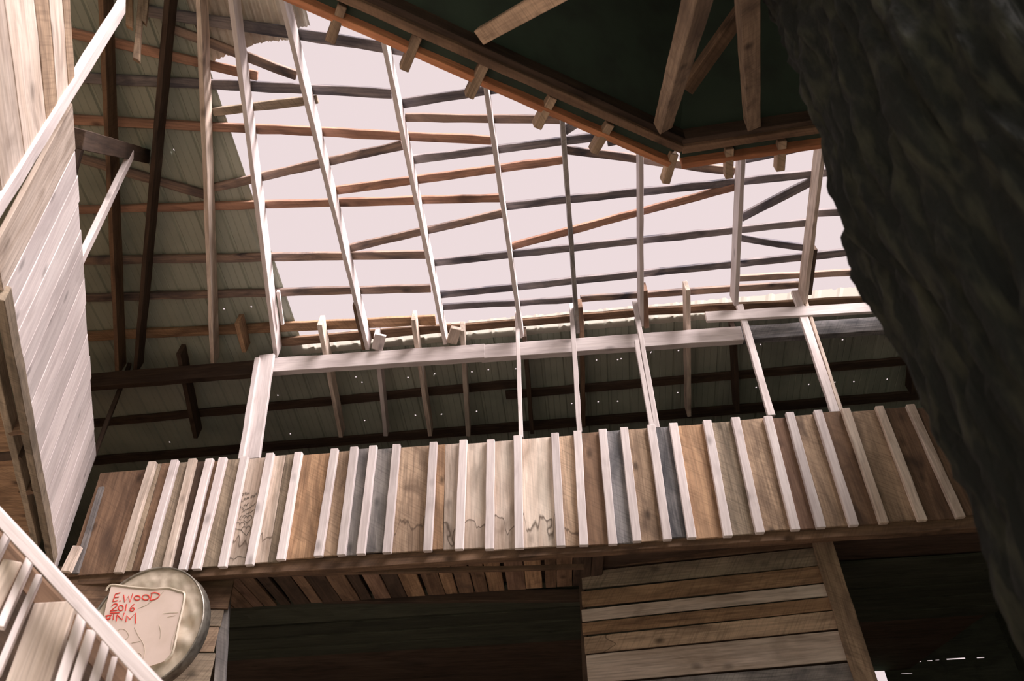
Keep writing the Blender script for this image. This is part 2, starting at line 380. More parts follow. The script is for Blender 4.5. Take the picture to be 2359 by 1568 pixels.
# ------------------------------------------------------------------ purlins
PUR_T = [
    ((335, 27), (1102, 142), 'lath_grey', .085, 'dark grey purlin at the very top, running in under the dark upper roof'),
    ((396, 68), (682, 176), 'lath', .075, 'steep brown purlin below the corrugated iron, dropping to the second rafter'),
    ((130, 70), (592, 177), 'lath_red', .075, 'reddish purlin ending in a short stub right of the leftmost white rafter'),
    ((100, 176), (902, 217), 'lath_grey', .080, 'grey purlin below the short stub, ending at the third white rafter'),
    ((488, 259), (731, 231), 'olive', .068, 'short tan purlin tilted up to the right, its stub passing the second rafter'),
    ((100, 274), (1132, 325), 'lath_red', .075, 'long reddish purlin sloping gently down from the shadows to the middle rafters'),
    ((490, 434), (926, 336), 'lath', .075, 'brown purlin climbing rightward across the two leftmost bays of the opening'),
    ((948, 370), (1466, 306), 'lath_grey', .072, 'grey purlin climbing rightward under a notch of the dark upper roof'),
    ((120, 348), (470, 450), 'lath', .085, 'brown purlin dropping rightward across the shadowed metal roof on the left'),
    ((926, 240), (1248, 190), 'lath_grey', .075, 'bluish grey purlin touching the sloping edge of the dark upper roof'),
    ((933, 272), (1291, 277), 'lath', .068, 'level brown purlin between the leaning third rafter and the near-black one'),
    ((1300, 303), (1368, 260), 'lath_grey', .075, 'very short steep purlin right of the near-black rafter top'),
    ((772, 441), (1297, 370), 'lath_red', .072, 'orange-brown purlin climbing from the second rafter to the near-black one'),
    ((120, 487), (1152, 458), 'lath_red', .072, 'long rust-coloured purlin nearly level across the left half of the opening'),
    ((1166, 476), (1945, 395), 'lath_grey', .072, 'long grey purlin running from mid opening to the tree trunk below the upper roof'),
    ((805, 573), (1157, 493), 'lath', .072, 'short brown purlin climbing across one bay above the level grey one'),
    ((1179, 569), (1693, 432), 'lath_red', .070, 'steep reddish purlin climbing to the wide pale rafter'),
    ((1708, 503), (1872, 419), 'lath_grey', .080, 'short steep dark purlin in the rightmost bay'),
    ((1000, 607), (1862, 514), 'lath_grey', .072, 'long dark grey purlin across the right half, just below mid opening'),
    ((1880, 493), (1980, 487), 'lath_grey', .072, 'short end of a purlin between the last rafter and the trunk'),
    ((120, 603), (980, 588), 'lath', .080, 'level brown purlin from the shadowed metal roof to the third white rafter'),
    ((1706, 550), (1856, 572), 'lath_grey', .065, 'short purlin dropping rightward in the rightmost bay'),
    ((1012, 681), (1990, 579), 'lath_grey', .075, 'long blue-black purlin across the right half of the opening'),
    ((120, 690), (992, 666), 'lath', .080, 'level brown purlin above the eave, left half of the opening'),
    ((1016, 709), (1320, 692), 'lath_grey', .065, 'lowest grey purlin between the third rafter and the near-black rafter'),
    ((1337, 690), (1846, 657), 'lath', .065, 'lowest brown purlin in the right half, just above the metal strip'),
    ((1700, 643), (2010, 627), 'lath', .065, 'brown purlin just above the lowest, beside the tree trunk'),
    ((1717, 367), (1900, 328), 'lath_grey', .085, 'thick grey purlin just under the right corner of the upper roof'),
    ((1304, 347), (1694, 397), 'lath', .072, 'mottled brown purlin dropping rightward just under the upper roof corner'),
    ((1400, 332), (1475, 316), 'lath_grey', .06, 'stub of purlin in the angle under the upper roof edge'),
    ((120, 780), (1003, 739), 'orange', .105, 'orange eave purlin along the bottom left edge of the opening'),
    ((640, 790), (1040, 757), 'brown', .095, 'brown purlin directly below the orange eave purlin'),
    ((1030, 760), (1470, 722), 'brown', .085, 'dark-streaked brown purlin carrying the torn metal strip, middle part'),
    ((1480, 720), (2100, 688), 'brown', .085, 'brown purlin under the metal strip at the right, partly behind the pale plank'),
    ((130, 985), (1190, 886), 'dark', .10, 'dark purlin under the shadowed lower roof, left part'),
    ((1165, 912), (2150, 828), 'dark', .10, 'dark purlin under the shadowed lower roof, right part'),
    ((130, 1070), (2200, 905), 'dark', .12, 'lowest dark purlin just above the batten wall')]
for i, (a, b, m, w, lab) in enumerate(PUR_T):
    tag(px_board('purlin', a, b, PUR, w, .036, m, jit=.004, lo=.002 + (i % 5)*.0006), lab, 'purlin', 'roof purlins')

# lower roof joists: their pale ends stand up beyond the beam
for a, b, m, lab in (
    ((785, 1008), (735, 748), 'pale', 'joist of the lower roof with pale end, first right of the leftmost white rafter'),
    ((888, 1005), (866, 776), 'white', 'joist with a wide pale end block above the long beam'),
    ((991, 1005), (951, 737), 'pale', 'joist of the lower roof with a pale end, left of the third white rafter'),
    ((1079, 1005), (1064, 762), 'pale', 'joist ending beside a grey block above the beam'),
    ((1226, 1000), (1208, 775), 'dark', 'dark joist behind the leftmost thin post'),
    ((1345, 985), (1340, 740), 'brown', 'brown joist under the lower roof right of the second thin post'),
    ((1588, 960), (1585, 668), 'pale', 'joist with a pale left face standing alone between two right rafters'),
    ((1700, 950), (1692, 760), 'dark', 'dark joist below the wide pale rafter'),
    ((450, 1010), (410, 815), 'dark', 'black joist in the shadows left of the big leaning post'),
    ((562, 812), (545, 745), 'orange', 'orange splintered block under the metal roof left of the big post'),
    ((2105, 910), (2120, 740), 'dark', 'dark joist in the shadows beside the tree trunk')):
    tag(px_board('joist', a, b, ROOF, .045, .165, m), lab, 'joist', 'lower roof joists')
tag(px_board('wood_block', (1040, 792), (1050, 758), ROOF.off(-.01), .10, .05, 'pale'), 'grey wood block on the long beam, right of the third rafter foot', 'block')
tag(px_board('wood_block', (868, 806), (876, 772), ROOF.off(-.02), .11, .03, 'white'), 'pale wood block on the long beam, right of the second rafter foot', 'block')

# ------------------------------------------------------------------ beams and posts
def upright(plane, a, b, out, w, d, m, name, lab, cat, **k):   # board standing in an upright plane, its face out towards the camera
    return tag(px_board(name, a, b, plane.off(out), w, d, m, lo=-d, **k), lab, cat)
for a, b, m, lab, w, o in (
    ((120, 882), (627, 841), 'dark', 'dark left part of the long eave beam', .17, 0),
    ((622, 840), (1116, 807), 'white', 'pale knotty length of the long beam, right of the big leaning post', .17, .012),
    ((1108, 809), (1710, 766), 'white', 'long pale middle length of the eave beam behind the thin posts', .165, 0),
    ((1700, 767), (2150, 736), 'blue', 'blue-grey right length of the eave beam running behind the trunk', .165, -.004)):
    upright(BEAM, a, b, o, w, .075, m, 'eave_beam', lab, 'beam')
upright(POSTS, (1626, 728), (2120, 700), .075, .115, .036, 'white', 'wooden_plank', 'pale plank nailed flat across the right posts above the beam', 'plank')
for a, b, m, lab, w, nm in (
    ((578, 1056), (614, 815), 'white', 'big bleached post leaning right up to the beam, left of the batten wall', .15, 'post'),
    ((554, 1056), (592, 822), 'white', 'narrow pale post nailed to the left of the big leaning post', .05, 'post'),
    ((1200, 1006), (1190, 700), 'white', 'leftmost of the thin pale posts crossing the long beam', .04, 'post'),
    ((1335, 994), (1316, 698), 'white', 'thin pale post below the near-black rafter', .045, 'post'),
    ((1514, 984), (1462, 692), 'white', 'thin pale post with a shorter one beside it', .045, 'post'),
    ((1502, 984), (1466, 782), 'white', 'shorter half of the doubled thin post', .04, 'post'),
    ((1778, 956), (1704, 700), 'white', 'pale post passing behind the flat plank, left one', .062, 'post'),
    ((1925, 948), (1832, 668), 'white', 'thick pale post behind the flat plank, near the trunk', .075, 'post'),
    ((1940, 948), (1850, 672), 'pale', 'narrow post fixed on the right of the thick pale one', .03, 'post')):
    upright(POSTS, a, b, .062 if w < .14 else .03, w, .04, m, nm, lab, 'post')

# ------------------------------------------------------------------ the board and batten balcony wall
wall = thing('batten_wall', MAIN.at(1180, 1290), 'long weathered board-and-batten balcony wall under the bright opening', 'wall')
BAT = [(350,1062,270,1318),(402,1058,330,1315),(443,1055,380,1313),(482,1055,418,1312),(513,1052,450,1310),(562,1050,510,1305),(622,1042,572,1300),
 (687,1040,645,1288),(770,1032,732,1280),(816,1028,785,1277),(859,1025,830,1275),(913,1022,890,1272),(998,1017,984,1268),(1067,1012,1057,1264),
 (1130,1011,1127,1264),(1192,1002,1196,1262),(1278,996,1292,1257),(1330,991,1345,1255),(1388,987,1412,1253),(1437,983,1468,1246),(1500,977,1538,1242),
 (1551,973,1594,1238),(1629,966,1678,1234),(1694,960,1752,1226),(1769,957,1834,1219),(1819,948,1893,1214),(1884,943,1969,1209),(1948,939,2038,1203),
 (2026,934,2127,1197),(2097,930,2215,1190)]
BF = MAIN.off(.045)
for i, (x0, y0, x1, y1) in enumerate(BAT):
    m = 'white' if i not in (0, 2, 28, 29) else 'pale'
    if i >= 27: m = 'pale'
    board('batten', BF.at(x1, y1), BF.at(x0, y0), MAIN.n, .068, .043, m, wall, jit=.002, lo=-.043)
GAP = [['brown'], ['olive', 'brown'], ['olive'], ['dark'], ['brown'], ['olive'], ['pale'], ['pale', 'olive'], ['orange'], ['tan'], ['grey'], ['grey'], ['tan'],
       ['orange', 'pale'], ['pale'], ['pale'], ['pale'], ['tan'], ['brown'], ['blue'], ['tan'], ['blue'], ['orange'], ['olive'], ['tan'], ['red'], ['tan'],
       ['brown'], ['tan'], ['brown'], ['brown']]
ends = [(205, 1090, 178, 1330)] + BAT + [(2160, 934, 2300, 1186)]
mu = az(-3.5)
def mcoord(px, py): p = MAIN.at(px, py); return (p - MAIN.p).dot(mu), p.z
PB = None
for i in range(len(ends) - 1):
    a, b = ends[i], ends[i+1]
    ua = (mcoord(a[0], a[1])[0] + mcoord(a[2], a[3])[0])/2; ub = (mcoord(b[0], b[1])[0] + mcoord(b[2], b[3])[0])/2
    zt = (mcoord(a[0], a[1])[1] + mcoord(b[0], b[1])[1])/2 - .035; zb = (mcoord(a[2], a[3])[1] + mcoord(b[2], b[3])[1])/2
    k = len(GAP[i])
    for j, m in enumerate(GAP[i]):
        f0, f1 = j/k, (j+1)/k
        if m in ('pale', 'tan') and (i == 6 or i == 7 or 12 <= i <= 18): m += '_stained'
        if k == 2 and i in (7, 13): f0, f1 = ((0, .6), (.6, 1))[j]
        if i == 13: f0, f1 = ((0, .45), (.45, 1))[j]
        u0 = ua + (ub - ua)*f0; u1 = ua + (ub - ua)*f1; uc = (u0 + u1)/2
        A = MAIN.p + mu*uc; A.z = zb + random.uniform(-.008, .012); B = A.copy(); B.z = zt + random.uniform(-.008, .01)
        o = board('board', A, B, MAIN.n, (u1 - u0) - .003, .022, m, wall, jit=.0015, lo=-.022)
# pencilled writing on the pale board
def strokes(plane, h, paths, ox, oy, s):
    pl = plane.off(h); return [[pl.at(ox + x/s, oy + y/s) for x, y in P] for P in paths]
def curve(P, n=5):                                          # smooth a stroke
    out = []
    for i in range(len(P) - 1):
        p0, p1, p2, p3 = P[max(i-1, 0)], P[i], P[i+1], P[min(i+2, len(P)-1)]
        for k in range(n):
            t = k/n
            out.append(tuple(.5*((2*p1[c]) + (-p0[c]+p2[c])*t + (2*p0[c]-5*p1[c]+4*p2[c]-p3[c])*t*t + (-p0[c]+3*p1[c]-3*p2[c]+p3[c])*t**3) for c in (0, 1)))
    return out + [P[-1]]
pen = [[(215,490),(300,462)], [(262,475),(245,515)], [(290,455),(278,500)], [(278,485),(305,470),(300,498)], [(312,482),(335,470),(322,462),(312,490),(345,478)],
       [(222,560),(226,602),(262,582)], curve([(262,570),(280,560),(278,545),(262,552),(262,570)]), [(290,540),(297,565),(312,535)], curve([(315,545),(332,535),(322,528),(314,548),(340,540)]),
       curve([(365,515),(372,545),(380,505),(395,515),(388,530)]), curve([(400,500),(398,525),(415,520),(410,500)]), [(428,480),(440,505),(445,465)],
       [(212,655),(218,694),(250,672)], [(262,640),(262,662)], curve([(280,630),(272,650),(290,640),(300,655),(318,615)]), [(320,620),(340,605)],
       curve([(235,710),(262,690),(250,740),(230,748)]), curve([(262,740),(285,705),(300,715),(318,690),(330,700),(345,675),(362,680),(378,650),(395,660),(415,625),(440,612)]),
       curve([(225,860),(200,850),(205,830),(235,790)]), curve([(245,825),(262,790),(285,800),(300,765),(320,772),(340,745),(362,752),(385,725),(420,710)]), 
       curve([(203,932),(195,900),(160,900),(130,935),(145,985),(225,1005)]), curve([(203,932),(225,895),(262,900),(272,935),(240,975),(225,1015)]),
       curve([(300,985),(285,960),(250,965),(228,1000),(250,1040),(300,1085)]), curve([(300,985),(318,950),(350,955),(355,1000),(320,1050),(300,1085)]),
       curve([(315,828),(300,808),(275,825),(262,860),(285,885),(312,905)]), curve([(315,828),(335,795),(370,800),(375,835),(340,870),(312,905)]),
       curve([(15,1470),(30,1420),(80,1410),(120,1425),(180,1385),(240,1395),(290,1400)])]
tube('pen_writing', strokes(MAIN, .0035, pen, 520, 1060, 6.272), .0022, 'ink', wall, MAIN.n, .4)
# ledges under the wall
lp = MAIN.off(-.10)
for nm, a, b, o, w, d, m, lab in (
    ('ledge_timber', (150, 1335), (2330, 1196), -.03, .10, .09, 'brown', 'brown rim timber directly under the board ends of the batten wall'),
    ('ledge_timber', (430, 1324), (1345, 1303), -.17, .035, .04, 'brown', 'second thin timber set back below the batten wall over the dark doorway')):
    tag(px_board(nm, a, b, MAIN.off(o), w, d, m, lo=-d), lab, 'timber')

# ------------------------------------------------------------------ left balcony wall (upright boards, seen obliquely)
lw = thing('plank_wall', LEFT.at(130, 1290), 'brightly lit wall of upright bleached planks on the left', 'wall')
lu = az(113)
if lu.dot(CAM - LEFT.p) < 0: lu = -lu
def lc(px, py): p = LEFT.at(px, py); return (p - LEFT.p).dot(lu), p.z
zb = (lc(10, 700)[1] + lc(125, 1290)[1])/2; zt = (lc(178, 400)[1] + lc(215, 950)[1])/2
seams = [lc(*p)[0] for p in ((172, 1190), (190, 1150), (198, 1110), (160, 1150), (195, 1040), (150, 1080), (182, 945), (150, 900), (150, 745), (105, 760), (110, 620), (65, 560), (85, 390))]
seams = sorted(set([round(s, 3) for s in seams])); seams = [0.0] + [s for s in seams if s > .04]
sm = [seams[0]]
for s in seams[1:]:
    if s - sm[-1] > .07:
        if s - sm[-1] > .34: sm.append(sm[-1] + (s - sm[-1])*random.uniform(.4, .6))
        sm.append(s)
print('left wall z', zb, zt, 'seams', sm)
for i in range(len(sm) - 1):
    g = .010 if i == len(sm) - 3 else .003
    A = LEFT.p + lu*(sm[i] + sm[i+1])/2; A.z = zb + random.uniform(-.02, .02); B = A.copy(); B.z = zt + random.uniform(-.012, .012)
    board('board', A, B, LEFT.n, sm[i+1] - sm[i] - g, .022, 'white' if i < len(sm) - 2 else 'pale', lw, jit=.002, lo=-.022)
# its near end: a bay boarded lengthwise, then the tall posts
u_end = lc(94, 280)[0]; u_near = u_end + 3.2
zl = [zt, lc(64, 0)[1], lc(45, 200)[1], lc(2, 58)[1], lc(38, 379)[1]]
nb = thing('horizontal_plank_wall', LEFT.at(94, 280), 'grey-tan lengthwise planks at the top left corner, beyond the tall leaning post', 'wall')
print('zl', zl, 'u_end', u_end, 'u(150,90)', lc(150,90), lc(100,150), lc(20,220))
zz = [zt, zt - .10, zt - .26, zt - .46, zt - .62]
def lz(px, py): return lc(px, py)[1]
cand = [lz(151, 90), lz(134, 100), lz(105, 120), lz(76, 150), lz(25, 260), lz(-40, 300)]
print('cand', cand)
for i, m in enumerate(('tan', 'pale', 'tan', 'pale', 'pale')):
    z1, z0 = cand[i], cand[i+1]
    A = LEFT.p + lu*(u_end); B = LEFT.p + lu*u_near; A.z = B.z = (z0 + z1)/2
    board('plank', A, B, LEFT.n, abs(z1 - z0) - .004, .022, m, nb, jit=.002, lo=.01)
for a, b, o, w, m, lab in (
    ((-22, 520), (290, 14), .045, .085, 'white', 'long pale post crossing the top left corner'),
    ((150, 690), (308, 356), -.05, .085, 'white', 'pale post rising behind the bright plank wall to a dark beam'),
    ((212, 1075), (305, 835), -.05, .06, 'dark', 'dark thin post behind the far end of the bright plank wall'),
    ((158, 460), (195, 330), -.3, .08, 'dark', 'black post in the shadows behind the bright plank wall')):
    upright(LEFT, a, b, o, w, .038, m, 'post', lab, 'post')
hb = Plane(LEFT.at(330, 375) , V((0, 0, -1)))
tag(board('cross_beam', LEFT.off(-.10).at(172, 333), LEFT.off(-.10).at(383, 380), V((0, 0, 1)), .09, .12, 'dark', lo=-.02), 'dark cross beam at the head of the pale post on the left', 'beam')
# joists under the left balcony
under = Plane((0, 0, zb - .04), (0, 0, -1))
for a, b, w, d, m, lab in (
    ((-4, 690), (118, 1300), .045, .09, 'olive', 'long brown rim timber along the foot of the bright plank wall'),
    ((-30, 780), (82, 1262), .04, .09, 'olive', 'second long timber under the left balcony, parallel to the rim'),
    ((18, 1000), (52, 995), .05, .08, 'brown', 'upper short block between the two timbers under the left balcony'),
    ((46, 1138), (76, 1134), .05, .08, 'brown', 'lower short block between the two timbers under the left balcony')):
    tag(px_board('balcony_joist', a, b, under, w, d, m, lo=-d), lab, 'joist')
dz_ = V((0, 0, .012)); q1 = under.at(88, 1290) + dz_; q0 = under.at(-120, 380) + dz_ if False else q1 + lu*4.6
q1.z = q0.z = under.p.z + .012
k1 = under.at(82, 1262) - under.at(118, 1300)
dk = [q1, q0, V((-6.45, q0.y, q1.z)), V((-6.45, 10.0, q1.z)), V((-5.1, 10.0, q1.z)), V((-5.1, q1.y + .2, q1.z))]  # unseen left part of the deck added to block floor bounce
tag(slab('balcony_decking', dk, (0, 0, 1), .025, 'orange'), 'orange-brown decking boards under the left balcony', 'decking')
tag(px_board('balcony_joist', (-60, 1060), (40, 1050), under, .09, .09, 'dark', lo=-.09), 'black joist between the orange decking boards on the left', 'joist')
# stub boards hanging at the top
ST = vplane((-1.4, 3.0, 0), 8)
for a, b, w, m, lab in (
    ((302, -330), (297, 60), .047, 'orange', 'leftmost of three board ends hanging at the top edge'),
    ((350, -330), (313, 136), .044, 'tan', 'longest of three board ends hanging at the top edge'),
    ((372, -330), (331, 50), .030, 'tan', 'rightmost of three board ends hanging at the top edge')):
    upright(ST, a, b, 0, w*1.0, .03, m, 'hanging_board', lab, 'board', ends=(0, .05))

# ------------------------------------------------------------------ lower left: planks, drum, stair
LOW = vplane(MAIN.off(-.10).at(335, 1443), 3)
lower = thing('lower_plank_wall', LOW.at(480, 1560), 'weathered horizontal planks behind the round tin drum', 'wall')
def edge_board(pl, tl, bl, tr, br, m, parent, name='plank'):
    A = (pl.at(*tl) + pl.at(*bl))/2; B = (pl.at(*tr) + pl.at(*br))/2
    w = (abs(pl.at(*tl).z - pl.at(*bl).z) + abs(pl.at(*tr).z - pl.at(*br).z))/2 - .004
    board(name, A, B, pl.n, w, .022, m, parent, jit=.0012, lo=-.022 + random.uniform(-.004, .0))
for x0, x1, y0, y1, m in ((110, 533, 1320, 1401, 'brown'), (160, 511, 1402, 1441, 'olive'), (160, 497, 1443, 1500, 'tan'), (160, 487, 1502, 1578, 'olive'), (150, 480, 1580, 1660, 'brown')):
    edge_board(LOW, (x0, y0), (x0, y1), (x1, y0 + 1), (x1, y1 + 1), m, lower)
upright(LOW, (500, 1640), (520, 1330), -.03, .08, .05, 'grey', 'post', 'grey post at the left side of the dark doorway', 'post')
tag(px_board('wooden_pole', (148, 1315), (176, 1256), MAIN.off(.10), .07, .05, 'pale', lo=-.05), 'short stub of pale round-topped post between the two balcony walls', 'post')
upright(MAIN, (172, 1320), (232, 1120), .02, .05, .03, 'grey', 'post', 'dark grey corner post left of the batten wall', 'post')
# drum
DR = vplane(MAIN.off(.16).at(335, 1442), -6)
dc = DR.at(335, 1443); dR = (DR.at(466, 1443) - dc).length; du = az(-6); dz = V((0, 0, 1))
drum = thing('round_tin_drum', dc, 'round dented tin lid with a cream patch and red handwriting', 'drum')
def disc_mesh(name, R, y0, n_r, n_t, hf, mat):
    vs = [dc + DR.n*(y0 + hf(0, 0))]; fs = []
    for i in range(1, n_r + 1):
        for j in range(n_t):
            r = R*i/n_r; t = 2*math.pi*j/n_t; x, z = r*math.cos(t), r*math.sin(t)
            vs.append(dc + du*x + dz*z + DR.n*(y0 + hf(x, z)))
    for j in range(n_t): fs.append((0, 1 + j, 1 + (j+1) % n_t))
    for i in range(n_r - 1):
        for j in range(n_t):
            a = 1 + i*n_t + j; b = 1 + i*n_t + (j+1) % n_t; fs.append((a, a + n_t, b + n_t, b))
    return mesh_obj(name, vs, fs, mat, drum, True)
from mathutils import noise as mn
def dent(x, z):
    v = .020*mn.noise(V((x*7, z*7, 3.1))) + .010*mn.noise(V((x*19, z*19, 1.7)))
    r = math.hypot(x, z)/dR
    v *= 1 if r < .93 else max(0, (1 - r)/.07)
    v -= .035*math.exp(-((x - .72*dR)**2 + (z + .02)**2)/.0035)
    return v
disc_mesh('tin_face', dR*.985, .0, 34, 128, dent, 'tin')
vs, fs = [], []; n = 128; prof = [(.975, .012), (.985, .020), (1.0, .018), (1.006, .005), (1.0, -.10), (.97, -.10)]
for i in range(n):
    t = 2*math.pi*i/n
    for r, h in prof: vs.append(dc + du*(dR*r*math.cos(t)) + dz*(dR*r*math.sin(t)) + DR.n*h)
k = len(prof)
for i in range(n):
    for j in range(k): fs.append((i*k + j, ((i+1) % n)*k + j, ((i+1) % n)*k + (j+1) % k, i*k + (j+1) % k))
mesh_obj('rim', vs, fs, 'rim', drum, True)
PL = DR.off(.022)
pxs = [(256.5, 1347), (300, 1352), (350, 1356), (385, 1354), (410, 1361), (424, 1367), (422, 1392), (412, 1436), (404, 1475), (396, 1505), (380, 1522), (345, 1534), (290, 1540), (250, 1500), (235, 1440), (245, 1392)]
patch = slab('painted_patch', [PL.at(*p) for p in pxs], -DR.n, .006, 'hide', drum)
tag(patch, 'cream patch with red handwriting')
# rolled tin edge round the patch
edge = [(x, y) for x, y in pxs[:11]]
tube('folded_edge', [[DR.off(.024).at(*p) for p in curve([(244, 1360)] + edge, 4)]], .010, 'tin', drum, DR.n, .6)
def ell(cx, cy, rx, ry, a=0, n=18): return [(cx + rx*math.cos(2*math.pi*i/n), cy + ry*math.sin(2*math.pi*i/n)) for i in range(n + 1)]
red = [[(692,460),(630,478)], [(632,476),(598,572)], [(598,572),(657,560)], [(618,522),(676,514)], [(684,560),(696,568)],
    [(735,488),(748,578),(797,502),(814,580),(850,468)], ell(905, 526, 38, 27), ell(1012, 520, 44, 32), [(1092,462),(1066,560)],
    curve([(1075,468),(1130,460),(1182,482),(1168,520),(1120,545),(1068,556)]),
    curve([(586,628),(610,605),(645,600),(655,618),(620,650),(565,692)]), [(565,692),(655,680)], ell(700, 652, 30, 34), [(770,602),(756,692)],
    curve([(868,604),(828,640),(815,682),(845,692),(868,668),(850,648),(820,668)]),
    [(505,752),(585,742)], [(485,795),(572,785)], [(540,738),(490,815)], [(582,738),(530,818)],
    [(562,716),(682,712)], [(612,716),(603,802)], [(642,818),(652,738)], [(652,738),(718,802),(742,712)], [(762,828),(772,748),(815,792),(882,716),(884,850)]]
tube('red_handwriting', strokes(PL, .003, red, 150, 1280, 5.446), .0042, 'ink_red', patch, DR.n, .4)
faint = [curve([(920,655),(1010,620),(1080,570),(1180,500),(1240,440)]), curve([(620,1010),(680,920),(760,930),(800,1000),(760,1040),(650,1060)]), [(835,1090),(945,1068)],
    curve([(870,900),(920,1000),(980,1100),(1000,1200),(980,1300)]), curve([(1180,860),(1200,960),(1190,1040)]), [(1230,722),(1300,715),(1415,710)], [(1285,765),(1385,745)],
    curve([(1330,1180),(1345,1050),(1400,900),(1470,640)]), curve([(870,1250),(930,1215),(960,1250),(900,1270)])]
tube('faded_scribble', strokes(PL, .002, faint, 150, 1280, 5.446), .0022, 'tin', patch, DR.n, .4)
# stair guard close to the camera
SG = vplane((-1.0, 2.45, 0), -4)
guard = thing('stair_guard', SG.at(150, 1568), 'blurred slanting handrail with upright slats, closest at the lower left', 'stair rail')
board('handrail', SG.at(-60, 1125), SG.at(400, 1622), SG.n, .042, .035, 'white', guard, jit=.001, lo=-.01)
tag(board('stringer', SG.off(-.16).at(-40, 1215), SG.off(-.16).at(330, 1615), SG.n, .07, .04, 'brown', guard, jit=.001), 'brown board below the handrail')
for (a, b, w, m) in (((76, 1268), (-2, 1442), .020, 'white'), ((90, 1322), (-10, 1552), .016, 'white'), ((192, 1408), (133, 1590), .026, 'white'), ((211, 1450), (166, 1590), .024, 'white'),
                ((245, 1476), (210, 1590), .022, 'white'), ((264, 1512), (244, 1590), .014, 'white'), ((302, 1538), (290, 1600), .014, 'white'), ((16, 1228), (-20, 1300), .018, 'white'),
                ((30, 1290), (-40, 1430), .05, 'pale')):
    board('slat', SG.off(-.05).at(*b), SG.off(-.05).at(*a), SG.n + V((.55, 0, 0)), w*1.25, .05, m, guard, jit=.001, lo=-.05)
board('wide_board', SG.off(-.10).at(44, 1620), SG.off(-.10).at(126, 1385), SG.n, .155, .03, 'pale', guard, jit=.001, lo=-.03)
sb = vplane((-1.6, 3.3, 0), -4)
board('riser_board', sb.at(-120, 1420), sb.at(260, 1740), sb.n, .6, .03, 'dark', guard, jit=.001, lo=-.03)  # dark colour stands in for the shadow between the slats

# ------------------------------------------------------------------ under the batten wall
zf = MAIN.at(1180, 1275).z + .09
deck = thing('balcony_floor', V((0, 6.5, zf)), 'dark underside of the balcony floor behind the batten wall', 'floor')
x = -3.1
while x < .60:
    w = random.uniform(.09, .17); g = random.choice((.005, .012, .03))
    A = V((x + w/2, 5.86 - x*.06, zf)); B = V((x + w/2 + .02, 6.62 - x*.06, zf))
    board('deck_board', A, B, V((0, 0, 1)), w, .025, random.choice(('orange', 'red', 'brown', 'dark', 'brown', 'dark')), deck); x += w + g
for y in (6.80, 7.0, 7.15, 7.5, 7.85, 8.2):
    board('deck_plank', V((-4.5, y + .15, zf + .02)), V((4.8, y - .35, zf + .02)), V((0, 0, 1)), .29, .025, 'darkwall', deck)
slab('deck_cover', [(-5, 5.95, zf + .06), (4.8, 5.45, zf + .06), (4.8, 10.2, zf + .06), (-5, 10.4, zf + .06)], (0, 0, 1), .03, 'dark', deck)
HP = vplane((0, 6.66, 0), -3.5)
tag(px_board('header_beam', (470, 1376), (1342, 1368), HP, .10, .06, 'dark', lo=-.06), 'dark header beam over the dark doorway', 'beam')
# right-hand wall of lengthwise boards and its post
RW = vplane(vplane((0, 6.45, 0), -3.5).at(1342, 1420), -16)
rw = thing('horizontal_board_wall', RW.at(1620, 1560), 'wall of level planks under the right part of the batten wall', 'wall')
for x0, ya, yb, x1, yc_, yd, m in ((1340, 1285, 1313, 1880, 1232, 1256, 'brown'), (1340, 1315, 1357, 1890, 1259, 1300, 'olive'), (1340, 1359, 1400, 1902, 1302, 1338, 'orange'), (1340, 1403, 1431, 1912, 1341, 1371, 'pale'),
        (1341, 1433, 1463, 1922, 1373, 1403, 'orange'), (1346, 1464, 1507, 1934, 1405, 1445, 'tan_stained'), (1352, 1509, 1572, 1952, 1447, 1522, 'pale'), (1354, 1575, 1640, 1970, 1525, 1590, 'grey')):
    edge_board(RW, (x0, ya), (x0, yb), (x1, yc_), (x1, yd), m, rw)
upright(RW, (2018, 1640), (1893, 1245), .05, .155, .045, 'tan', 'post', 'wide brown post at the right end of the level plank wall', 'post')
upright(RW, (1351, 1640), (1338, 1290), -.03, .05, .06, 'dark', 'post', 'dark post at the left end of the level plank wall', 'post')

# ------------------------------------------------------------------ the dark upper roof, seen from below
TZ = Plane((0, 0, CAM.z + 4.0), (0, 0, -1))
A, B, C = TZ.at(500, -134), TZ.at(1572, 347), TZ.at(1960, 290)
print('tower', A, B, C)
RING = [A, B, C, V((3.9, 2.3, TZ.p.z)), V((3.9, .9, TZ.p.z)), V((1.6, 1.0, TZ.p.z))]
cen = sum(RING, V())/len(RING); apex = cen + V((0, 0, 3.6))
tower = thing('upper_roof', cen, 'dark pointed upper roof seen from below at the top right', 'roof')
n = len(RING)
outer = [p + (p - cen).normalized()*.03 + V((0, 0, .09)) for p in RING]
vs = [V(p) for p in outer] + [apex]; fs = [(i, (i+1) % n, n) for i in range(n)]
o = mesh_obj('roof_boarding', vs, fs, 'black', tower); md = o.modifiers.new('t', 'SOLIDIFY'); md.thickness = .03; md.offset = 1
for i in range(n):
    a, b = RING[i], RING[(i+1) % n]; d = (b - a).normalized(); out = (a + b)/2 - cen; out.z = 0; out -= out.dot(d)*d; out.normalize()
    board('edge_beam', a, b, V((0, 0, 1)), .055, .09, 'brown' if i < 2 else 'dark', tower)
    if i < 2:
        board('edge_beam', a - out*.04, b - out*.04, V((0, 0, 1)), .05, .11, 'dark', tower, lo=.03)
        fo = board('fascia', a + out*.135 + V((0, 0, .0)), b + out*.135 + V((0, 0, .0)), V((0, 0, 1)), .04, .10, 'fascia', tower); 
        tag(fo, 'orange-brown board along the outside of the edge')
        board('soffit', a + out*.06 + V((0, 0, .07)), b + out*.06 + V((0, 0, .07)), V((0, 0, 1)), .15, .02, 'black', tower)
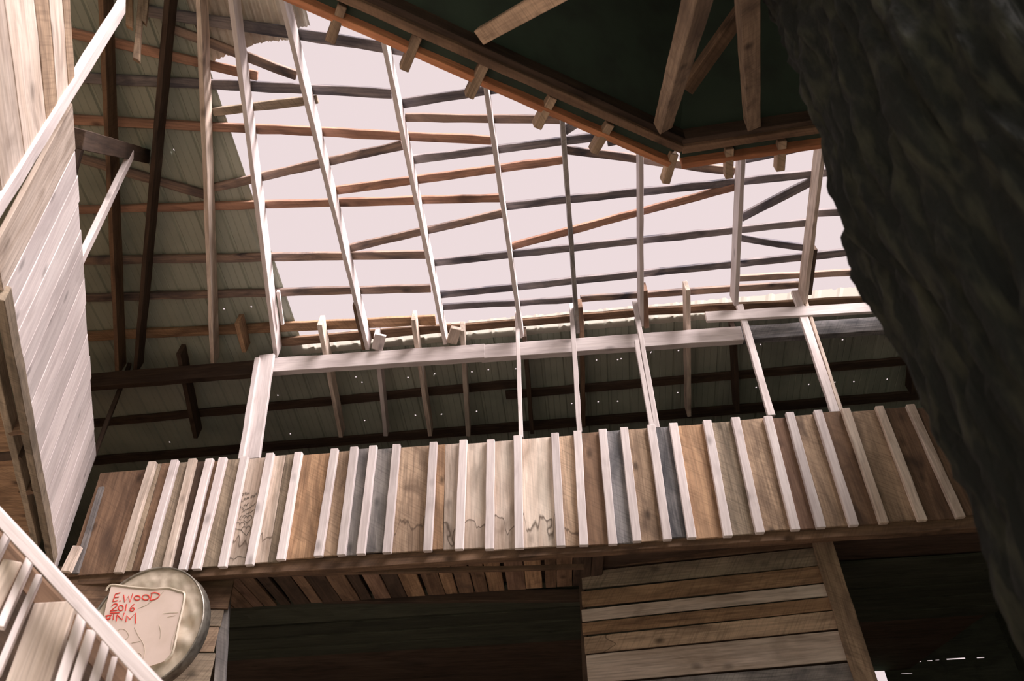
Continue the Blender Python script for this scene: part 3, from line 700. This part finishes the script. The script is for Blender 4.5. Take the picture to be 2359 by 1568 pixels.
o1 = (A + B)/2 - cen; d1 = (B - A).normalized(); o1.z = 0; o1 -= o1.dot(d1)*d1; o1.normalize()
o2 = (B + C)/2 - cen; d2 = (C - B).normalized(); o2.z = 0; o2 -= o2.dot(d2)*d2; o2.normalize()
for (px, py), od in (((792, 8), o1), ((968, 78), o1), ((1122, 146), o1), ((1282, 222), o1), ((1415, 284), o1), ((1560, 352), (o1 + o2).normalized()), ((1684, 340), o2), ((1806, 322), o2)):
    p = TZ.at(px, py); a = p + od*.03 + V((0, 0, .02)); b = p + od*.24 - V((0, 0, .03))
    board('rafter_tail', a, b, V((0, 0, -1)), .055, .085, 'tan', tower, lo=-.085)
def strut(a, b, h, w, m, d=.09):
    pa = TZ.at(*a); rb = ray(*b); pb = CAM + rb*(h/rb.z); pb = pa + (pb - pa)*1.45; board('strut', pa, pb, V((0, -1, 0)) if d != .09 else V((-.4, -.9, .1)), w, d, m, tower, jit=.0015)
strut((1120, 98), (1350, -25), 3.3, .05, 'tan')
strut((1535, 302), (1632, -20), 2.7, .09, 'tan')
strut((1738, 298), (1728, -30), 2.9, .085, 'tan')
strut((1590, 215), (1715, 40), 4.2, .06, 'brown')

# ------------------------------------------------------------------ tree trunk on the right, close to the camera
sil = [(1640, -260), (1700, -90), (1738, 0), (1775, 45), (1805, 95), (1825, 150), (1848, 215), (1868, 275), (1888, 345), (1912, 410), (1935, 480), (1955, 555), (1975, 630), (2005, 700), (2050, 765), (2100, 850),
       (2128, 900), (2160, 980), (2195, 1060), (2228, 1130), (2262, 1200), (2285, 1300), (2310, 1400), (2340, 1490), (2359, 1568), (2390, 1700), (2430, 1850)]
TR, TD = .62, 1.9
cs = []
for p in sil:
    d = ray(*p); hd = V((d.x, d.y, 0)); L = CAM + d*(TD/hd.length); h = hd.normalized(); right = V((h.y, -h.x, 0))
    cs.append((L.z, L + right*TR))
cs.sort(key=lambda c: c[0])
def tc_at(z):
    if z <= cs[0][0]: t = cs[0][1]; return V((t.x, t.y, z))
    for (z0, p0), (z1, p1) in zip(cs, cs[1:]):
        if z0 <= z <= z1: return p0.lerp(p1, (z - z0)/(z1 - z0))
    t = cs[-1][1]; return V((t.x, t.y, z))
def trunk():
    zs = [z*.03 for z in range(0, 290)]; nt_ = 220; vs, fs = [], []
    for z in zs:
        c = tc_at(z); fl = 1 + .35*max(0, 1 - z/1.2)**2
        for j in range(nt_):
            t = 2*math.pi*j/nt_; dx, dy = math.cos(t), math.sin(t)
            w = mn.noise(V((dx*2.2, dy*2.2, z*.7)))*.25
            rid = abs(mn.noise(V((dx*9 + w, dy*9, z*1.6)))); fine = mn.noise(V((dx*26, dy*26, z*11)))
            knob = mn.noise(V((dx*4, dy*4, z*4 + 9)))
            r = TR*fl - .05*(1 - min(1, rid*3.2)) + .020*fine + .022*knob + .010*mn.noise(V((dx*50, dy*50, z*24)))
            vs.append((c.x + dx*r, c.y + dy*r, z))
    for i in range(len(zs) - 1):
        for j in range(nt_):
            a = i*nt_ + j; b = i*nt_ + (j+1) % nt_; fs.append((a, b, b + nt_, a + nt_))
    m, nt, b = newmat('furrowed_bark'); tc = N(nt, 'ShaderNodeTexCoord'); mp = N(nt, 'ShaderNodeMapping'); mp.inputs['Scale'].default_value = (1, 1, .3)
    nt.links.new(tc.outputs['Object'], mp.inputs[0]); no = N(nt, 'ShaderNodeTexNoise'); no.inputs['Scale'].default_value = 22; no.inputs['Detail'].default_value = 7
    nt.links.new(mp.outputs[0], no.inputs[0])
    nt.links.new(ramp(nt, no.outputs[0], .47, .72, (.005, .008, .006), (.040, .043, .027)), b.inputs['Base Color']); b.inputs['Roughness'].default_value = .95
    bp = N(nt, 'ShaderNodeBump'); bp.inputs['Strength'].default_value = .9; bp.inputs['Distance'].default_value = .03
    nt.links.new(no.outputs[0], bp.inputs['Height']); nt.links.new(bp.outputs[0], b.inputs['Normal'])
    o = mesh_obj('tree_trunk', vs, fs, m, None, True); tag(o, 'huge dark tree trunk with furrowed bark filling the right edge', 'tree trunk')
trunk()
